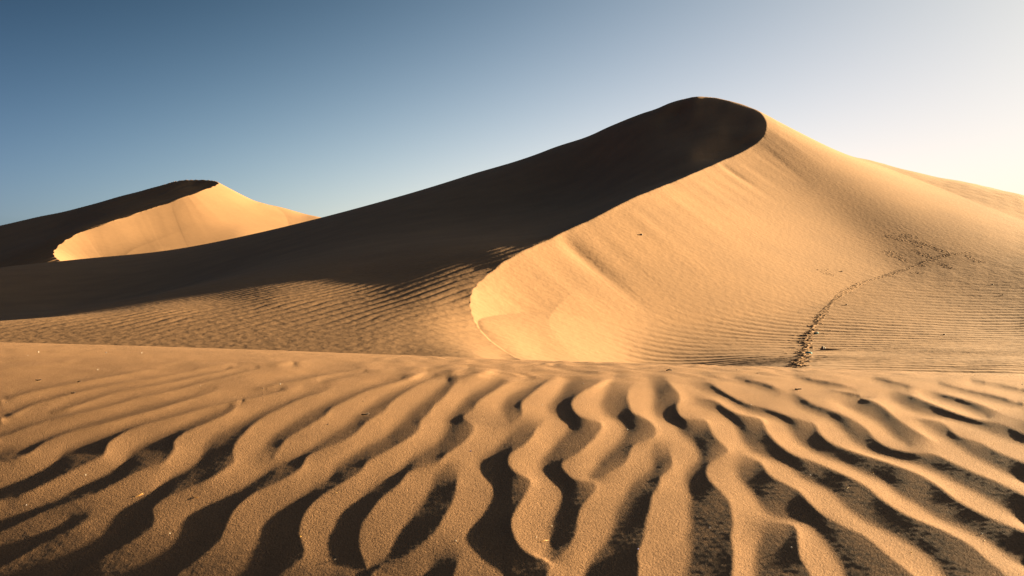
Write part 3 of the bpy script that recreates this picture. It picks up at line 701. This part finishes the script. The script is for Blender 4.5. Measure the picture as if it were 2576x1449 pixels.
def px5(a, b): return 1886.8 + a / 3.737, 566.0 + b / 3.737
TRACKS = [
 ("double row of footprints on smooth sand left of the upper long trail", [(1285, 258), (1310, 287), (1342, 302), (1348, 265), (1382, 296), (1402, 312), (1440, 335), (1455, 347)]),
 ("uppermost cluster of stretched footprints high on the bright sand", [(1305, 118), (1375, 133), (1415, 147), (1440, 112), (1465, 108), (1500, 128), (1490, 97), (1545, 108)]),
 ("longest side track of small prints, slanting from uppermost cluster to trail end", [(1540, 160), (1575, 182), (1610, 172), (1640, 185), (1672, 195), (1595, 203), (1720, 214), (1770, 232), (1785, 243), (1820, 243), (1838, 256)]),
 ("side track of four or five footprints running into the long trail from above", [(1560, 250), (1612, 272), (1650, 285), (1660, 300), (1692, 307)]),
 ("short track of footprints beyond the far end of the long trail", [(2052, 292), (2082, 315), (2122, 330), (2150, 345), (2184, 349)]),
 ("faint scuffed prints alone on the ripples, well left of the long trail", [(668, 440), (692, 451), (725, 460), (762, 470), (748, 435)]),
 ("faint track of prints just below the upper part of the long trail", [(1790, 365), (1830, 385), (1862, 405), (1612, 387), (1604, 451), (1550, 456)]),
]
def print_h(seed):
    f1_ = Waves(.25, 8)
    def fn(S, K):
        e = np.sqrt(((S - .55) / .17) ** 2 + (K / .10) ** 2)
        h_ = .010 * np.exp(-((e - 1.2) / .4) ** 2) - .08 * np.exp(-(e / .8) ** 2) + .008 * f1_(S + seed, K)
        ed = np.clip((.46 - np.maximum(np.abs(S - .55), np.abs(K))) / .12, 0, 1)
        return np.clip(h_, -.05, .12) * ed - .04 * (1 - ed)
    return fn
for ti, (lab, pts) in enumerate(TRACKS):
    P = [DUNE.hit(*px5(*p), 26) for p in pts]
    e = bpy.data.objects.new("animal_track", None); scene.collection.objects.link(e); e.location = P[0]
    tag(e, lab, "track", "tracks on the right hand slope")
    for k, (X_, Y_, Z_) in enumerate(P):
        a = rng.uniform(-.4, .4) - .5
        d = np.array([math.cos(a), math.sin(a)]) * .55
        drape("footprint", [(X_ - d[0], Y_ - d[1]), (X_ + d[0], Y_ + d[1])], .5, print_h(k + ti * 11), 26, 22, mat_dune, e, P[0])

# stone with its little drift, scraps and specks on the far slope
sx, sy, sz = DUNE.hit(2071, 881, 26)
o = lump("stone", (sx, sy, sz + .05), (.13, .11, .17), M_STONE, 1.0, 3, 3); tag(o, "pointed dark stone standing on the ripples right of the footprint trail", "stone")
o = drape("sand_drift", [(sx - .1, sy), (sx + 1.5, sy - .25)], .3, lambda S, K: .10 * np.exp(-(S / .8) ** 2) * np.exp(-(K / (.06 + .09 * np.exp(-S))) ** 2) - .012, 40, 20, mat_dune)
tag(o, "small tail of pale sand drifted behind the pointed stone", "sand drift")
for x, y, lab, sd in ((2053, 841, "upper of two teal scraps beside the footprint trail", 5), (2034, 891, "lower of two teal scraps beside the footprint trail, near its foot", 6)):
    X_, Y_, Z_ = DUNE.hit(x, y, 26)
    tag(lump("scrap", (X_, Y_, Z_ + .04), (.16, .10, .09), M_TEAL, .8, sd), lab, "litter", "teal scraps by the trail")
for x, y, r, lab, sd in ((1613, 592, .08, "lone dark stone on the smooth bright slip face", 11), (2129, 768, .06, "dark stone just right of the middle of the footprint trail", 12), (2375, 844, .06, "dark stone alone on the ripples low on the right", 13),
                         (2497, 717, .06, "dark stone high on the right slope, left of another near the picture's edge", 14), (2523, 744, .06, "dark stone nearest the right edge of the rippled slope", 15), (2118, 684, .06, "dark stone on smooth sand above the bend of the trail", 16)):
    X_, Y_, Z_ = DUNE.hit(x, y, 26)
    tag(lump("stone", (X_, Y_, Z_ + r * .3), (r * 1.3, r, r), M_STONE, .8, sd), lab, "stone", "dark stones scattered on the dune slope")

# debris on the rippled foreground
for x, y, L, ang, r, mat, name, lab in (
    (97, 959, 13, 3, .0022, M_TWIG, "twig", "longest dark twig near the left edge of the foreground"),
    (199, 962, 8, 2, .0018, M_TWIG, "twig", "short dark twig right of the longest one on the left"),
    (184, 991, 10, 2, .002, M_TWIG, "twig", "dark twig lying in a thin ripple shadow on the left"),
    (919, 1044, 18, 6, .0022, M_TWIG, "twig", "dark twig with a pale tip across a ripple left of centre"),
    (1683, 933, 14, -2, .003, M_TWIG, "twig", "dark flat twig near the top edge of the foreground, right of centre"),
    (2008, 982, 16, -4, .003, M_TWIG, "twig", "dark flat twig on a thin crest at the right"),
    (840, 1410, 8, 8, .0012, M_TWIG, "twig", "small dark twig near the bottom edge beside the oval hollow"),
    (349, 1247, 16, 18, .0007, M_STRAW, "straw", "golden straw on a lit ripple at lower left"),
    (494, 1253, 12, -12, .0007, M_STRAW, "straw", "dull orange straw right of the golden one at lower left"),
    (1369, 1363, 20, 14, .0007, M_STRAW, "straw", "pale straw on the rounded ripple end at bottom centre")):
    X0, Y0, Z0 = NEAR.hit(x, y); dx = L / F * Y0 / 2
    ca, sa = math.cos(math.radians(ang)), math.sin(math.radians(ang)) * 3
    p = []
    for sg in (-1, 1):
        X_, Y_ = X0 + sg * dx * ca, Y0 + sg * dx * sa; p.append((X_, Y_, float(NEAR.z(X_, Y_)) + r * 1.1))
    tag(stick(name, p[0], p[1], r, mat, int(x), nub=mat is M_TWIG), lab, name, "twigs on the foreground sand" if name == "twig" else "straws on the foreground sand")
PEB = [(96, 888, 3.2, M_WHITE, "largest white pebble at the top left edge of the foreground"), (267, 888, 2.6, M_GREY, "grey pebble on the near crest between two white ones at left"), (356, 889, 2.8, M_WHITE, "white pebble on the near crest, left of the lit hollow"),
 (70, 895, 2.0, M_WHITE, "tiny white pebble just below the largest one at top left"), (245, 931, 3.0, M_WHITE, "bright white pebble alone among thin ripples at left"), (504, 973, 2.0, M_WHITE, "tiny white pebble on flat sand left of centre"),
 (16, 1014, 2.6, M_STONE, "dark pebble at the left edge between ripple shadows"), (705, 967, 3.0, M_WHITE, "white pebble in the end of a thin shadow left of centre"), (824, 1070, 3.2, M_STONE, "dark pebble on the wide lit ripple left of centre"),
 (914, 1011, 2.4, M_STONE, "dark pebble above the twig with the pale tip"), (661, 980, 2.4, M_STONE, "dark pebble left of the white one by a thin shadow"), (1184, 1137, 3.2, M_BLUE, "blue pebble on a lit ripple at the centre"),
 (1364, 1019, 2.6, M_WHITE, "white pebble on a lit ripple right of the centre line"), (1468, 965, 2.8, M_WHITE, "white pebble near the top of the ripples right of centre"), (1578, 1082, 3.0, M_WHITE, "pale upright pebble at a ripple bend right of centre"),
 (1853, 931, 2.6, M_STONE, "dark pebble on the near crest below the footprint trail"), (1905, 940, 2.6, M_STONE, "dark pebble right of another on the near crest"), (1889, 1020, 2.8, M_WHITE, "pale pebble in a broad shadow at the right"),
 (2572, 969, 3.0, M_STONE, "dark pebble at the right edge of the near crest"), (215, 1197, 2.6, M_WHITE, "white pebble on the lower left lit ripple"), (427, 1343, 2.8, M_WHITE, "white pebble low on the left, right of the black shadow blob"),
 (66, 1272, 2.2, M_GREY, "grey pebble near the left edge low down"), (1146, 1361, 3.2, M_WHITE, "white pebble right of the oval hollow near the bottom"), (846, 1242, 2.6, M_YELLOW, "amber grain on the curved ripple above the oval hollow"),
 (756, 1350, 2.8, M_YELLOW, "amber grain on the edge of the black shadow at bottom left of centre"), (1388, 1324, 2.8, M_WHITE, "white pebble on the shadow edge above the pale straw"), (1349, 1353, 2.6, M_WHITE, "white pebble left of the pale straw"),
 (1785, 1328, 3.0, M_GREY, "grey pebble inside the wide vertical shadow right of centre"), (1605, 1381, 2.8, M_BLUE, "bluish pebble on the edge of the long shadow at bottom centre right"), (2038, 1196, 2.8, M_GREY, "grey pebble in a broad shadow right of the hooked ripple"),
 (2196, 1190, 2.8, M_YELLOW, "amber pebble in the shadow band at middle right"), (2470, 1343, 3.8, M_WHITE, "brightest white pebble in the dark band at lower right"), (2293, 1391, 3.8, M_YELLOW, "golden pebble on the lit ridge at lower right"),
 (1991, 1378, 3.4, M_GREY, "grey pebble in the black pocket at the bottom right of centre"), (2476, 1362, 3.0, M_YELLOW, "amber pebble just below the brightest white one"), (2131, 1228, 2.8, M_YELLOW, "amber grain in the shadow left of the other at middle right")]
for i, (x, y, d, mat, lab) in enumerate(PEB):
    X_, Y_, Z_ = NEAR.hit(x, y); r = d / F * Y_ / 2 * .9
    tag(lump("pebble", (X_, Y_, Z_ + r * .45), (r * 1.15, r, r), mat, .85, 40 + i, 2, None, i * .7), lab, "pebble", "pebbles on the foreground sand")
